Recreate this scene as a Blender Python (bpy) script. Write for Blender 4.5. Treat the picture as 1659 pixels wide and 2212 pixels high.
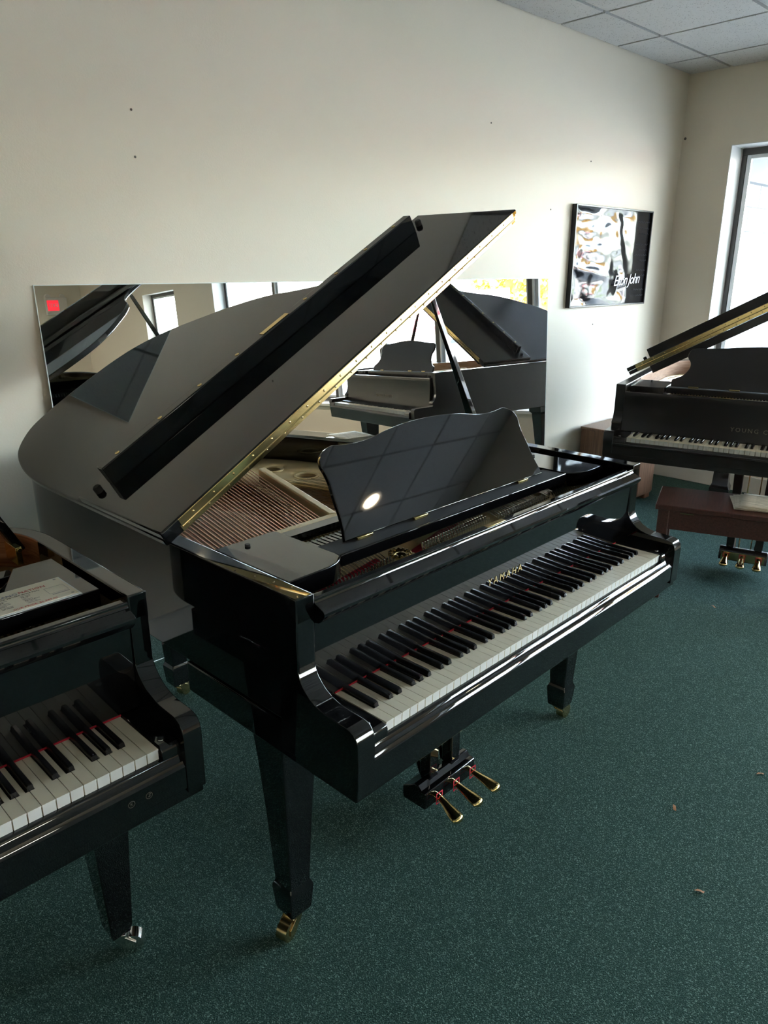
import bpy, bmesh, math, random
from mathutils import Vector, Matrix
R = math.radians
random.seed(7)
scene = bpy.context.scene
C = scene.collection
for o in list(bpy.data.objects): bpy.data.objects.remove(o)

# ------------------------------------------------------------------ camera, sky, exposure
PSI = 0.0456                       # the main piano is turned this much against the room
cd = bpy.data.cameras.new('camera'); cam = bpy.data.objects.new('camera', cd); C.objects.link(cam)
cam.location = (-0.853, -0.889, 1.574)
cam.rotation_euler = (math.pi/2 - 0.3188, 0.0, -0.7612)
cd.sensor_fit = 'VERTICAL'; cd.sensor_height = 24.0; cd.lens = 24.0*1590.76/2212.0
cd.clip_start = 0.05; cd.clip_end = 400
scene.camera = cam
scene.view_settings.view_transform = 'Standard'
scene.view_settings.look = 'None'
scene.view_settings.gamma = 1.0
scene.view_settings.use_curve_mapping = False
scene.view_settings.exposure = 1.70

world = bpy.data.worlds.new('world'); scene.world = world; world.use_nodes = True
wn = world.node_tree.nodes; wl = world.node_tree.links
for n in list(wn): wn.remove(n)
wo = wn.new('ShaderNodeOutputWorld'); wb = wn.new('ShaderNodeBackground'); sky = wn.new('ShaderNodeTexSky')
sky.sky_type = 'NISHITA'; sky.sun_disc = False; sky.sun_elevation = R(36); sky.sun_rotation = R(295)
sky.air_density = 1.0; sky.dust_density = 2.5; sky.ozone_density = 1.0
wb.inputs['Strength'].default_value = 3.0
hs = wn.new('ShaderNodeHueSaturation'); hs.inputs['Saturation'].default_value = 0.55
wl.new(sky.outputs[0], hs.inputs['Color']); wl.new(hs.outputs[0], wb.inputs[0]); wl.new(wb.outputs[0], wo.inputs[0])
sd = bpy.data.lights.new('sun_offscreen', 'SUN'); sd.energy = 8.5; sd.angle = R(0.6); sd.color = (1.0, 0.94, 0.84)
sun = bpy.data.objects.new('sun_offscreen', sd); C.objects.link(sun)
# the sun stands behind the shop: it lights the lot outside and does not reach in
sun.rotation_euler = (R(54), 0, R(-115))

# ------------------------------------------------------------------ materials
MATS = {}
def mat(name, base=(0.5, 0.5, 0.5), rough=0.5, metal=0.0, spec=0.5, ior=1.5, coat=0.0, emit=None, estr=0.0):
    m = bpy.data.materials.new(name); m.use_nodes = True
    b = m.node_tree.nodes['Principled BSDF']
    b.inputs['Base Color'].default_value = (*base, 1)
    b.inputs['Roughness'].default_value = rough
    b.inputs['Metallic'].default_value = metal
    b.inputs['Specular IOR Level'].default_value = spec
    b.inputs['IOR'].default_value = ior
    b.inputs['Coat Weight'].default_value = coat
    if emit:
        b.inputs['Emission Color'].default_value = (*emit, 1); b.inputs['Emission Strength'].default_value = estr
    MATS[name] = m
    return m
def nodes(m): return m.node_tree.nodes, m.node_tree.links, m.node_tree.nodes['Principled BSDF']
def coords(m, scale=(1, 1, 1)):
    n, l, b = nodes(m)
    tc = n.new('ShaderNodeTexCoord'); mp = n.new('ShaderNodeMapping'); mp.inputs['Scale'].default_value = scale
    l.new(tc.outputs['Object'], mp.inputs[0]); return mp.outputs[0]
def noise(m, vec, scale, detail=3, rough=0.55):
    n, l, b = nodes(m); t = n.new('ShaderNodeTexNoise'); t.inputs['Scale'].default_value = scale
    t.inputs['Detail'].default_value = detail; t.inputs['Roughness'].default_value = rough; l.new(vec, t.inputs['Vector']); return t.outputs['Fac']
def ramp(m, fac, stops):
    n, l, b = nodes(m); r = n.new('ShaderNodeValToRGB'); e = r.color_ramp.elements
    while len(e) > 1: e.remove(e[-1])
    e[0].position = stops[0][0]; e[0].color = (*stops[0][1], 1)
    for p, c in stops[1:]:
        x = e.new(p); x.color = (*c, 1)
    l.new(fac, r.inputs[0]); return r.outputs[0]
def bump(m, fac, dist, strength=1.0):
    n, l, b = nodes(m); u = n.new('ShaderNodeBump'); u.inputs['Distance'].default_value = dist; u.inputs['Strength'].default_value = strength
    l.new(fac, u.inputs['Height']); l.new(u.outputs[0], b.inputs['Normal'])
def setcol(m, sock): m.node_tree.links.new(sock, nodes(m)[2].inputs['Base Color'])
def mixf(m, a, b_, fac):
    n, l, b = nodes(m); x = n.new('ShaderNodeMix'); x.data_type = 'RGBA'
    l.new(fac, x.inputs[0]); l.new(a, x.inputs[6]); l.new(b_, x.inputs[7]); return x.outputs[2]

black = mat('polished_ebony', (0.0035, 0.0035, 0.004), 0.03, ior=1.72)
n_ = coords(black); bump(black, noise(black, n_, 3.0, 1), 0.0006, 0.35)
satin = mat('satin_ebony', (0.022, 0.018, 0.018), 0.22, ior=1.55)
brass = mat('polished_brass', (0.83, 0.63, 0.28), 0.16, 1.0)
bump(brass, noise(brass, coords(brass), 60, 2), 0.0004, 0.3)
agedbrass = mat('aged_brass', (0.62, 0.47, 0.24), 0.22, 1.0)
gold = mat('bronze_plate_paint', (0.74, 0.56, 0.29), 0.38, 0.35)
bump(gold, noise(gold, coords(gold), 220, 2), 0.0004, 0.5)
copper = mat('copper_winding', (0.72, 0.37, 0.22), 0.35, 0.6)
steel = mat('steel_wire', (0.72, 0.70, 0.66), 0.25, 1.0)
chrome = mat('nickel', (0.75, 0.74, 0.70), 0.15, 1.0)
red = mat('red_felt', (0.46, 0.012, 0.03), 0.9)
bump(red, noise(red, coords(red), 900, 2), 0.001, 0.6)
ivory = mat('white_key', (0.78, 0.70, 0.54), 0.3)
keyfront = mat('white_key_front', (0.60, 0.59, 0.56), 0.4)
sharp = mat('black_key', (0.008, 0.008, 0.009), 0.22)
feltw = mat('white_felt', (0.75, 0.72, 0.66), 0.9)
feltb = mat('grey_felt', (0.025, 0.025, 0.027), 0.8)
sndb = mat('soundboard_spruce', (0.30, 0.14, 0.05), 0.3)
setcol(sndb, ramp(sndb, noise(sndb, coords(sndb, (60, 1.5, 1)), 3), [(0.3, (0.25, 0.11, 0.035)), (0.7, (0.40, 0.20, 0.08))]))
innerwood = mat('inner_rim_veneer', (0.30, 0.11, 0.04), 0.25)
setcol(innerwood, ramp(innerwood, noise(innerwood, coords(innerwood, (2, 2, 40)), 4), [(0.3, (0.22, 0.075, 0.03)), (0.7, (0.40, 0.17, 0.08))]))
paleinner = mat('pale_inner_veneer', (0.45, 0.27, 0.18), 0.3)
setcol(paleinner, ramp(paleinner, noise(paleinner, coords(paleinner, (3, 3, 30)), 4), [(0.3, (0.40, 0.23, 0.15)), (0.7, (0.60, 0.40, 0.29))]))
rubber = mat('black_rubber', (0.012, 0.012, 0.012), 0.6)
goldleaf = mat('gold_lettering', (0.80, 0.62, 0.30), 0.35, 0.7)
dimgold = mat('worn_gold_lettering', (0.20, 0.17, 0.13), 0.5, 0.4)
bench_m = mat('mahogany_bench', (0.10, 0.028, 0.02), 0.3)
setcol(bench_m, ramp(bench_m, noise(bench_m, coords(bench_m, (40, 2.5, 40)), 3), [(0.3, (0.055, 0.021, 0.017)), (0.7, (0.105, 0.04, 0.032))]))
walnut = mat('walnut_veneer', (0.16, 0.08, 0.045), 0.4)
setcol(walnut, ramp(walnut, noise(walnut, coords(walnut, (45, 45, 2)), 3), [(0.3, (0.12, 0.055, 0.03)), (0.7, (0.26, 0.135, 0.075))]))

paint = mat('cream_wall_paint', (0.70, 0.66, 0.565), 0.55)
pv = coords(paint)
setcol(paint, ramp(paint, noise(paint, pv, 1.3, 4), [(0.3, (0.775, 0.700, 0.586)), (0.7, (0.785, 0.710, 0.596))]))
bump(paint, noise(paint, pv, 170, 3), 0.0012, 0.35)
whitepaint = mat('white_trim_paint', (0.78, 0.77, 0.74), 0.4)
basep = mat('baseboard_paint', (0.62, 0.60, 0.55), 0.4)
tilem = mat('acoustic_tile', (0.60, 0.58, 0.56), 0.9)
tv = coords(tilem)
vor = tilem.node_tree.nodes.new('ShaderNodeTexVoronoi'); vor.inputs['Scale'].default_value = 85
tilem.node_tree.links.new(tv, vor.inputs['Vector'])
pit = ramp(tilem, vor.outputs['Distance'], [(0.12, (0.12, 0.11, 0.10)), (0.28, (0.60, 0.58, 0.555))])
msk = ramp(tilem, noise(tilem, tv, 42, 2), [(0.42, (0, 0, 0)), (0.56, (1, 1, 1))])
flat = ramp(tilem, noise(tilem, tv, 260, 2), [(0.2, (0.56, 0.54, 0.52)), (0.8, (0.66, 0.64, 0.615))])
setcol(tilem, mixf(tilem, flat, pit, msk)); bump(tilem, noise(tilem, tv, 200, 3), 0.003, 0.5)
gridm = mat('ceiling_grid_metal', (0.26, 0.255, 0.25), 0.5)

carpet = mat('green_carpet', (0.02, 0.06, 0.05), 0.95, spec=0.1)
cv = coords(carpet)
base_c = ramp(carpet, noise(carpet, cv, 330, 2), [(0.32, (0.010, 0.032, 0.025)), (0.68, (0.036, 0.084, 0.066))])
cvor = carpet.node_tree.nodes.new('ShaderNodeTexVoronoi'); cvor.inputs['Scale'].default_value = 430
carpet.node_tree.links.new(cv, cvor.inputs['Vector'])
speck = ramp(carpet, cvor.outputs['Color'], [(0.66, (0, 0, 0)), (0.90, (1, 1, 1))])
spc = carpet.node_tree.nodes.new('ShaderNodeRGB'); spc.outputs[0].default_value = (0.17, 0.26, 0.215, 1)
blot = ramp(carpet, noise(carpet, cv, 1.6, 3), [(0.3, (0.97, 0.97, 0.97)), (0.7, (1.03, 1.03, 1.03))])
mx = mixf(carpet, base_c, spc.outputs[0], speck)
mul = carpet.node_tree.nodes.new('ShaderNodeMix'); mul.data_type = 'RGBA'; mul.blend_type = 'MULTIPLY'; mul.inputs[0].default_value = 1
carpet.node_tree.links.new(mx, mul.inputs[6]); carpet.node_tree.links.new(blot, mul.inputs[7])
nodes(carpet)[2].inputs['Sheen Weight'].default_value = 0.08; nodes(carpet)[2].inputs['Sheen Roughness'].default_value = 0.45; nodes(carpet)[2].inputs['Sheen Tint'].default_value = (0.55, 0.75, 0.72, 1)
setcol(carpet, mul.outputs[2]); bump(carpet, noise(carpet, cv, 320, 2), 0.006, 0.9)

mirror_m = mat('mirror_silver', (0.86, 0.88, 0.88), 0.0, 1.0)
mirror_edge = mat('mirror_ground_edge', (0.80, 0.86, 0.84), 0.25)
frame_blk = mat('black_frame', (0.012, 0.012, 0.014), 0.35)
alu = mat('bronze_aluminium', (0.085, 0.08, 0.078), 0.35, 0.6)
alu_w = mat('pale_aluminium', (0.62, 0.63, 0.64), 0.35, 0.5)
gasket = mat('glazing_gasket', (0.02, 0.02, 0.02), 0.6)
glass = bpy.data.materials.new('window_glass'); glass.use_nodes = True
gn = glass.node_tree.nodes; gl = glass.node_tree.links
for n in list(gn): gn.remove(n)
go = gn.new('ShaderNodeOutputMaterial'); gm = gn.new('ShaderNodeMixShader'); gt = gn.new('ShaderNodeBsdfTransparent'); gg = gn.new('ShaderNodeBsdfGlossy'); gf = gn.new('ShaderNodeFresnel')
gt.inputs[0].default_value = (0.90, 0.94, 0.94, 1); gg.inputs['Roughness'].default_value = 0.0; gf.inputs[0].default_value = 1.5
ggeo = gn.new('ShaderNodeNewGeometry'); gma = gn.new('ShaderNodeMath'); gma.operation = 'MULTIPLY_ADD'; gma.inputs[1].default_value = 1/1.5-1.5; gma.inputs[2].default_value = 1.5
gl.new(ggeo.outputs['Backfacing'], gma.inputs[0]); gl.new(gma.outputs[0], gf.inputs[0])   # a thin sheet reflects alike on both faces
gl.new(gf.outputs[0], gm.inputs[0]); gl.new(gt.outputs[0], gm.inputs[1]); gl.new(gg.outputs[0], gm.inputs[2]); gl.new(gm.outputs[0], go.inputs[0])

blockm = mat('painted_concrete_block', (0.45, 0.45, 0.455), 0.8)
bump(blockm, noise(blockm, coords(blockm), 90, 4), 0.004, 0.6)
mortar = mat('mortar', (0.40, 0.40, 0.395), 0.9)
asphalt = mat('asphalt', (0.22, 0.22, 0.215), 0.9)
setcol(asphalt, ramp(asphalt, noise(asphalt, coords(asphalt), 40, 3), [(0.3, (0.23, 0.228, 0.222)), (0.7, (0.29, 0.287, 0.28))]))
grass_m = mat('grass_strip', (0.10, 0.17, 0.035), 0.9)
setcol(grass_m, ramp(grass_m, noise(grass_m, coords(grass_m), 3, 4), [(0.3, (0.06, 0.13, 0.03)), (0.7, (0.17, 0.22, 0.06))]))
concrete = mat('pale_concrete', (0.55, 0.54, 0.52), 0.85)
soffit = mat('grey_soffit', (0.16, 0.165, 0.18), 0.7)
leafy = mat('yellow_leaves', (0.72, 0.38, 0.03), 0.7)
setcol(leafy, ramp(leafy, noise(leafy, coords(leafy), 1.7, 3), [(0.35, (0.40, 0.19, 0.015)), (0.65, (0.52, 0.31, 0.025))]))
bark = mat('bark', (0.10, 0.07, 0.05), 0.9)
signred = mat('sign_red', (0.62, 0.02, 0.05), 0.5)
signwhite = mat('sign_white', (0.85, 0.85, 0.85), 0.5)
signcream = mat('sign_cream', (0.75, 0.62, 0.42), 0.6)
carwhite = mat('car_white', (0.75, 0.75, 0.76), 0.2)
carglass = mat('car_glass', (0.02, 0.025, 0.03), 0.05)
paperm = mat('cream_card', (0.66, 0.60, 0.47), 0.5)
inkred = mat('ink_red', (0.50, 0.05, 0.05), 0.6)
inkblue = mat('ink_blue_grey', (0.16, 0.18, 0.24), 0.6)
inkblack = mat('ink_black', (0.05, 0.045, 0.04), 0.6)
inkgrey = mat('ink_grey', (0.30, 0.28, 0.25), 0.6)
sheet = mat('aged_paper', (0.70, 0.66, 0.56), 0.8)
setcol(sheet, ramp(sheet, noise(sheet, coords(sheet, (3, 40, 1)), 5, 3), [(0.35, (0.50, 0.47, 0.40)), (0.6, (0.74, 0.70, 0.60))]))
posterm = mat('black_poster_film', (0.012, 0.012, 0.015), 0.10, ior=1.42)
postink = mat('white_poster_ink', (0.78, 0.78, 0.80), 0.5)
greyink = mat('faint_poster_ink', (0.16, 0.16, 0.17), 0.5)
plastic = mat('white_plastic', (0.72, 0.70, 0.65), 0.4)
exitred = mat('exit_red', (0.8, 0.02, 0.03), 0.4, emit=(1, 0.03, 0.05), estr=0.35)
lens = mat('lamp_lens', (0.9, 0.88, 0.8), 0.4, emit=(1.0, 0.83, 0.58), estr=28.0)
troff = mat('troffer_lens', (0.9, 0.9, 0.9), 0.4, emit=(1.0, 0.90, 0.74), estr=19.0)
debris = mat('dry_leaf', (0.35, 0.16, 0.07), 0.8)
clear = mat('clear_tape', (0.75, 0.78, 0.78), 0.1)
brownm = mat('brown_box', (0.42, 0.24, 0.13), 0.8)

# ------------------------------------------------------------------ geometry helpers
def box(x0, x1, y0, y1, z0, z1):
    v = [(x0,y0,z0),(x1,y0,z0),(x1,y1,z0),(x0,y1,z0),(x0,y0,z1),(x1,y0,z1),(x1,y1,z1),(x0,y1,z1)]
    return v, [(3,2,1,0),(4,5,6,7),(0,1,5,4),(1,2,6,5),(2,3,7,6),(3,0,4,7)]
def area2(p): return sum(p[i][0]*p[(i+1)%len(p)][1]-p[(i+1)%len(p)][0]*p[i][1] for i in range(len(p)))
def prism(poly, a, b, f):
    """extrude a 2-D outline between a and b; f(u, v, w) places a point, right-handed"""
    p = list(poly)
    if area2(p) < 0: p.reverse()
    n = len(p)
    v = [f(u, w, a) for u, w in p]+[f(u, w, b) for u, w in p]
    fs = [tuple(reversed(range(n))), tuple(range(n, 2*n))]+[(i, (i+1) % n, n+(i+1) % n, n+i) for i in range(n)]
    return v, fs
def prism_x(poly_yz, x0, x1): return prism(poly_yz, x0, x1, lambda y, z, x: (x, y, z))
def prism_z(poly_xy, z0, z1): return prism(poly_xy, z0, z1, lambda x, y, z: (x, y, z))
def prism_y(poly_zx, y0, y1): return prism(poly_zx, y0, y1, lambda z, x, y: (x, y, z))
def join(*gs):
    V = []; F = []
    for v, f in gs:
        k = len(V); V += list(v); F += [tuple(i+k for i in q) for q in f]
    return V, F
def xf(g, M): return [tuple(M @ Vector(p)) for p in g[0]], g[1]
def frames(path):
    pts = [Vector(p) for p in path]; out = []
    up = Vector((0, 0, 1))
    for i, p in enumerate(pts):
        t = (pts[min(i+1, len(pts)-1)]-pts[max(i-1, 0)]).normalized()
        u = up if abs(t.dot(up)) < 0.95 else Vector((0, 1, 0))
        s = t.cross(u).normalized(); out.append((p, s, s.cross(t).normalized()))
    return out
def tube(path, r, n=8, flat=1.0):
    fr = frames(path); V = []; F = []
    rs = r if isinstance(r, (list, tuple)) else [r]*len(fr)
    for (p, s, u), rr in zip(fr, rs):
        for k in range(n):
            a = 2*math.pi*k/n; V.append(tuple(p+s*math.cos(a)*rr+u*math.sin(a)*rr*flat))
    for i in range(len(fr)-1):
        for k in range(n): F.append((i*n+k, i*n+(k+1) % n, (i+1)*n+(k+1) % n, (i+1)*n+k))
    F.append(tuple(reversed(range(n)))); F.append(tuple((len(fr)-1)*n+k for k in range(n)))
    return V, F
def lathe(prof, n=20, close=True):
    V = []; F = []
    for r, z in prof:
        for k in range(n):
            a = 2*math.pi*k/n; V.append((r*math.cos(a), r*math.sin(a), z))
    for i in range(len(prof)-1):
        for k in range(n): F.append((i*n+k, i*n+(k+1) % n, (i+1)*n+(k+1) % n, (i+1)*n+k))
    if close:
        F.append(tuple(reversed(range(n)))); F.append(tuple((len(prof)-1)*n+k for k in range(n)))
    return V, F
def cyl(p, r, h, n=16): return xf(lathe([(r, 0), (r, h)], n), Matrix.Translation(p))
def smoothpath(pts, per=6, closed=False):
    P = [Vector((*p, 0)) if len(p) == 2 else Vector(p) for p in pts]; n = len(P); out = []
    for i in range(n if closed else n-1):
        g = (lambda j: P[j % n]) if closed else (lambda j: P[min(max(j, 0), n-1)])
        a, b, c, d = g(i-1), g(i), g(i+1), g(i+2)
        for k in range(per):
            t = k/per
            out.append(0.5*((2*b)+(c-a)*t+(2*a-5*b+4*c-d)*t*t+(3*b-a-3*c+d)*t**3))
    if not closed: out.append(P[-1])
    return [(q.x, q.y) for q in out] if len(pts[0]) == 2 else [tuple(q) for q in out]
def mesh(name, g, m, angle=35):
    me = bpy.data.meshes.new(name); me.from_pydata(g[0], [], g[1]); me.update()
    for mm in (m if isinstance(m, (list, tuple)) else [m]): me.materials.append(mm)
    me.polygons.foreach_set('use_smooth', [True]*len(me.polygons)); me.set_sharp_from_angle(angle=R(angle))
    return me
def obj(name, me, parent=None, loc=None, rot=None, bevel=0, seg=2):
    o = bpy.data.objects.new(name, me); C.objects.link(o)
    if parent is not None: o.parent = parent
    if loc: o.location = loc
    if rot: o.rotation_euler = rot
    if bevel:
        b = o.modifiers.new('bevel', 'BEVEL'); b.width = bevel; b.segments = seg; b.limit_method = 'ANGLE'; b.angle_limit = R(40)
        b.harden_normals = False
    return o
def part(name, g, m, parent, bevel=0, seg=2, label=None, angle=35, loc=None, rot=None):
    o = obj(name, mesh(name, g, m, angle), parent, loc, rot, bevel, seg)
    if label: o['label'] = label
    return o
def tag(o, label, cat, group=None):
    o['label'] = label; o['category'] = cat
    if group: o['group'] = group
    return o
def thing(name, label, cat, loc=(0, 0, 0), rotz=0, group=None):
    o = bpy.data.objects.new(name, None); C.objects.link(o); o.location = loc; o.rotation_euler = (0, 0, rotz); o.empty_display_size = 0.1
    return tag(o, label, cat, group)
def struct(name, g, m, bevel=0, parent=None, label=None):
    o = part(name, g, m, parent, bevel); o['kind'] = 'structure'
    if label: o['label'] = label
    return o
def copy_tree(o, parent=None):
    c = o.copy(); C.objects.link(c); c.parent = parent
    for ch in list(o.children): copy_tree(ch, c)
    return c
def text_geo(s, size, depth=0.0006, align='CENTER', shear=0, space=1.0):
    cu = bpy.data.curves.new('lettering', 'FONT'); cu.body = s; cu.size = size; cu.extrude = depth/2; cu.align_x = align; cu.align_y = 'CENTER'
    cu.shear = shear; cu.space_character = space; cu.resolution_u = 2
    o = bpy.data.objects.new('lettering', cu); C.objects.link(o)
    dg = bpy.context.evaluated_depsgraph_get(); dg.update()
    me = bpy.data.meshes.new_from_object(o.evaluated_get(dg))
    g = ([tuple(v.co) for v in me.vertices], [tuple(p.vertices) for p in me.polygons])
    bpy.data.objects.remove(o); bpy.data.curves.remove(cu); bpy.data.meshes.remove(me)
    return g
def plane_M(origin, xdir, ydir):
    x = Vector(xdir).normalized(); y = Vector(ydir).normalized(); z = x.cross(y)
    M = Matrix((x, y, z)).transposed().to_4x4(); M.translation = Vector(origin); return M
def fill_holes(outer, holes, z):
    bm = bmesh.new(); ed = []
    for lp in [outer]+holes:
        vs = [bm.verts.new((p[0], p[1], z)) for p in lp]
        for i in range(len(vs)): ed.append(bm.edges.new((vs[i], vs[(i+1) % len(vs)])))
    bmesh.ops.triangle_fill(bm, use_beauty=True, use_dissolve=False, edges=ed, normal=(0, 0, 1))
    bm.verts.index_update()
    g = ([tuple(v.co) for v in bm.verts], [tuple(v.index for v in f.verts) for f in bm.faces]); bm.free(); return g

# ------------------------------------------------------------------ the room
YW, XW, ZC = 1.8564, 4.70, 2.863
XL, YB = -6.0, -9.6
struct('floor', box(XL-0.2, XW+0.02, YB-0.2, YW+0.2, -0.05, 0.0), carpet)
wb_ = struct('wall_back', box(XL-0.2, XW+0.2, YW, YW+0.2, 0, ZC+0.3), paint, label='long cream painted wall behind the leaning mirror')
struct('wall_left', box(XL-0.2, XL, YB-0.2, YW, 0, ZC+0.3), paint)
struct('wall_front', box(XL, XW+0.2, YB-0.2, YB, 0, ZC+0.3), paint)
WY0, WY1, WZ0, WZ1 = -4.86, 1.50, 0.45, 2.379       # shop window opening
VY0, VY1, VZ1 = -7.06, -5.99, 2.10                  # second opening further along
T = 0.24
segs = [box(XW, XW+T, WY1, YW, 0, ZC+0.3), box(XW, XW+T, WY0, WY1, WZ1, ZC+0.3), box(XW, XW+T, WY0, WY1, 0, WZ0),
        box(XW, XW+T, VY1, WY0, 0, ZC+0.3), box(XW, XW+T, VY0, VY1, VZ1, ZC+0.3), box(XW, XW+T, VY0, VY1, 0, WZ0), box(XW, XW+T, YB, VY0, 0, ZC+0.3)]
struct('wall_right', join(*segs), paint, label='cream painted wall with the shop windows')
for nm, g in (('baseboard_back', box(XL, XW, YW-0.014, YW, 0, 0.125)), ('baseboard_right', box(XW-0.014, XW, YB, YW-0.014, 0, 0.125))):
    struct(nm, g, basep, 0.004)
# reveal linings of the shop window: white painted boards
for i, g in enumerate((box(XW-0.002, XW+0.185, WY1-0.006, WY1, WZ0, WZ1), box(XW-0.002, XW+0.185, WY0, WY0+0.006, WZ0, WZ1),
                       box(XW-0.002, XW+0.185, WY0, WY1, WZ1-0.006, WZ1), box(XW-0.03, XW+0.185, WY0, WY1, WZ0, WZ0+0.03))):
    struct('trim_%d' % (i+1), g, whitepaint)
# storefront frame and panes
def window(name, y0, y1, z0, z1, mull, x):
    w = struct(name, join(box(x, x+0.05, y0, y1, z0, z0+0.05), box(x, x+0.05, y0, y1, z1-0.045, z1), box(x, x+0.05, y0, y0+0.035, z0+0.05, z1-0.045), box(x, x+0.05, y1-0.035, y1, z0+0.05, z1-0.045)), alu, 0.003)
    ys = [y0]+mull+[y1]
    for m_ in mull:
        part('mullion', box(x-0.02, x+0.06, m_-0.035, m_+0.02, z0+0.05, z1-0.045), alu, w, 0.003)
        part('mullion_cover', box(x-0.022, x+0.062, m_+0.02, m_+0.04, z0+0.05, z1-0.045), alu_w, w, 0.003)
    for a, b in zip(ys[:-1], ys[1:]):
        aa = a+(0.035 if a == y0 else 0.04); bb = b-0.035
        ring = join(box(x+0.004, x+0.03, bb-0.03, bb, z0+0.05, z1-0.045), box(x+0.004, x+0.03, aa, aa+0.03, z0+0.05, z1-0.045), box(x+0.004, x+0.03, aa+0.03, bb-0.03, z1-0.07, z1-0.045), box(x+0.004, x+0.03, aa+0.03, bb-0.03, z0+0.05, z0+0.075))
        part('glazing_bead', ring, alu_w, w, 0.002)
        part('pane', box(x+0.014, x+0.020, aa+0.03, bb-0.03, z0+0.075, z1-0.07), glass, w)
    return w
window('window_1', WY0+0.006, WY1-0.006, WZ0+0.03, WZ1-0.006, [-3.62, -2.485, -1.63, -0.76, 0.41], XW+0.185)
window('window_2', VY0, VY1, WZ0, VZ1, [], XW+0.15)

# suspended ceiling: metal grid, tiles sit in it as separate pieces
cl = struct('ceiling', box(XL, XW, YB, YW, ZC+0.02, ZC+0.06), gridm)
TS = 0.61
gx0 = XW-0.387; gy0 = YW-0.294
xs = [XW]+[gx0-TS*i for i in range(18)]; xs = [x for x in xs if x > XL]+[XL]
ys = [YW]+[gy0-TS*i for i in range(19)]; ys = [y for y in ys if y > YB]+[YB]
far = []
tcache = {}
for i in range(len(xs)-1):
    for j in range(len(ys)-1):
        w_, d_ = xs[i]-xs[i+1], ys[j]-ys[j+1]
        key = (round(w_, 3), round(d_, 3))
        g = box(0.011-w_/2, w_/2-0.011, 0.011-d_/2, d_/2-0.011, -0.012, 0.012)
        px_, py_ = (xs[i]+xs[i+1])/2, (ys[j]+ys[j+1])/2
        if i < 8 and j < 8:
            if key not in tcache: tcache[key] = mesh('ceiling_tile', g, tilem)
            obj('ceiling_tile', tcache[key], cl, (px_, py_, ZC+0.004))
        else: far.append(xf(g, Matrix.Translation((px_, py_, ZC+0.004))))
o = part('ceiling_tiles', join(*far), tilem, cl); o['kind'] = 'stuff'
# nail holes and scuffs left in the back wall
nail = mesh('nail_hole', xf(lathe([(0.004, 0), (0.0045, 0.002), (0.0015, 0.003)], 8), Matrix.Rotation(R(90), 4, 'X')), mat('nail_rust', (0.10, 0.085, 0.07), 0.8))
for x, z in ((0.52, 2.112), (0.518, 1.959), (2.542, 2.305), (3.136, 1.911), (3.533, 2.207), (3.716, 1.218)):
    obj('nail_hole', nail, wb_, (x, YW, z))
nr = mesh('screw_anchor', xf(lathe([(0.009, 0), (0.009, 0.004), (0.003, 0.005)], 8), Matrix.Rotation(R(-90), 4, 'Y')), MATS['nail_rust'])
obj('screw_anchor', nr, bpy.data.objects['wall_right'], (XW, 1.834, 2.453))

# ------------------------------------------------------------------ ceiling lamps
def can_light(x, y, label, watts, ang=112):
    t = thing('recessed_light_offscreen', label, 'ceiling light', (x, y, ZC-0.008))
    part('trim_ring', lathe([(0.075, 0.004), (0.078, -0.006), (0.105, -0.010), (0.108, 0.0)], 28, False), plastic, t)
    part('lamp_lens_offscreen', lathe([(0.074, 0.0), (0.070, 0.002)], 28), lens, t)
    ld = bpy.data.lights.new('lamp_offscreen', 'AREA'); ld.shape = 'DISK'; ld.size = 0.14; ld.energy = watts; ld.color = (1.0, 0.80, 0.55)
    ld.spread = R(ang)
    lo = bpy.data.objects.new('lamp_offscreen', ld); C.objects.link(lo); lo.parent = t; lo.location = (0, 0, -0.012)
    return t
can_light(3.25, -2.0, 'round recessed ceiling light reflected in the polished music desk', 9)   # the bright spot in the desk
def troffer(x, y, label):
    t = thing('ceiling_troffer_offscreen', label, 'ceiling light', (x, y, ZC-0.02), 0, 'fluorescent panels in the tile ceiling')
    part('frame', join(box(-0.60, 0.60, -0.30, -0.275, 0, 0.012), box(-0.60, 0.60, 0.275, 0.30, 0, 0.012), box(-0.60, -0.575, -0.275, 0.275, 0, 0.012), box(0.575, 0.60, -0.275, 0.275, 0, 0.012)), plastic, t)
    part('diffuser_offscreen', box(-0.575, 0.575, -0.275, 0.275, 0.002, 0.010), troff, t)
# lit panels far behind the camera: the photograph shows them mirrored in the window glass
for x, y, lb in ((0.85, -7.0, 'lit fluorescent ceiling panel nearer the shop windows, by the far wall'), (-2.2, -7.6, 'lit fluorescent ceiling panel farther from the shop windows, by the far wall')):
    troffer(x, y, lb)

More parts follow.
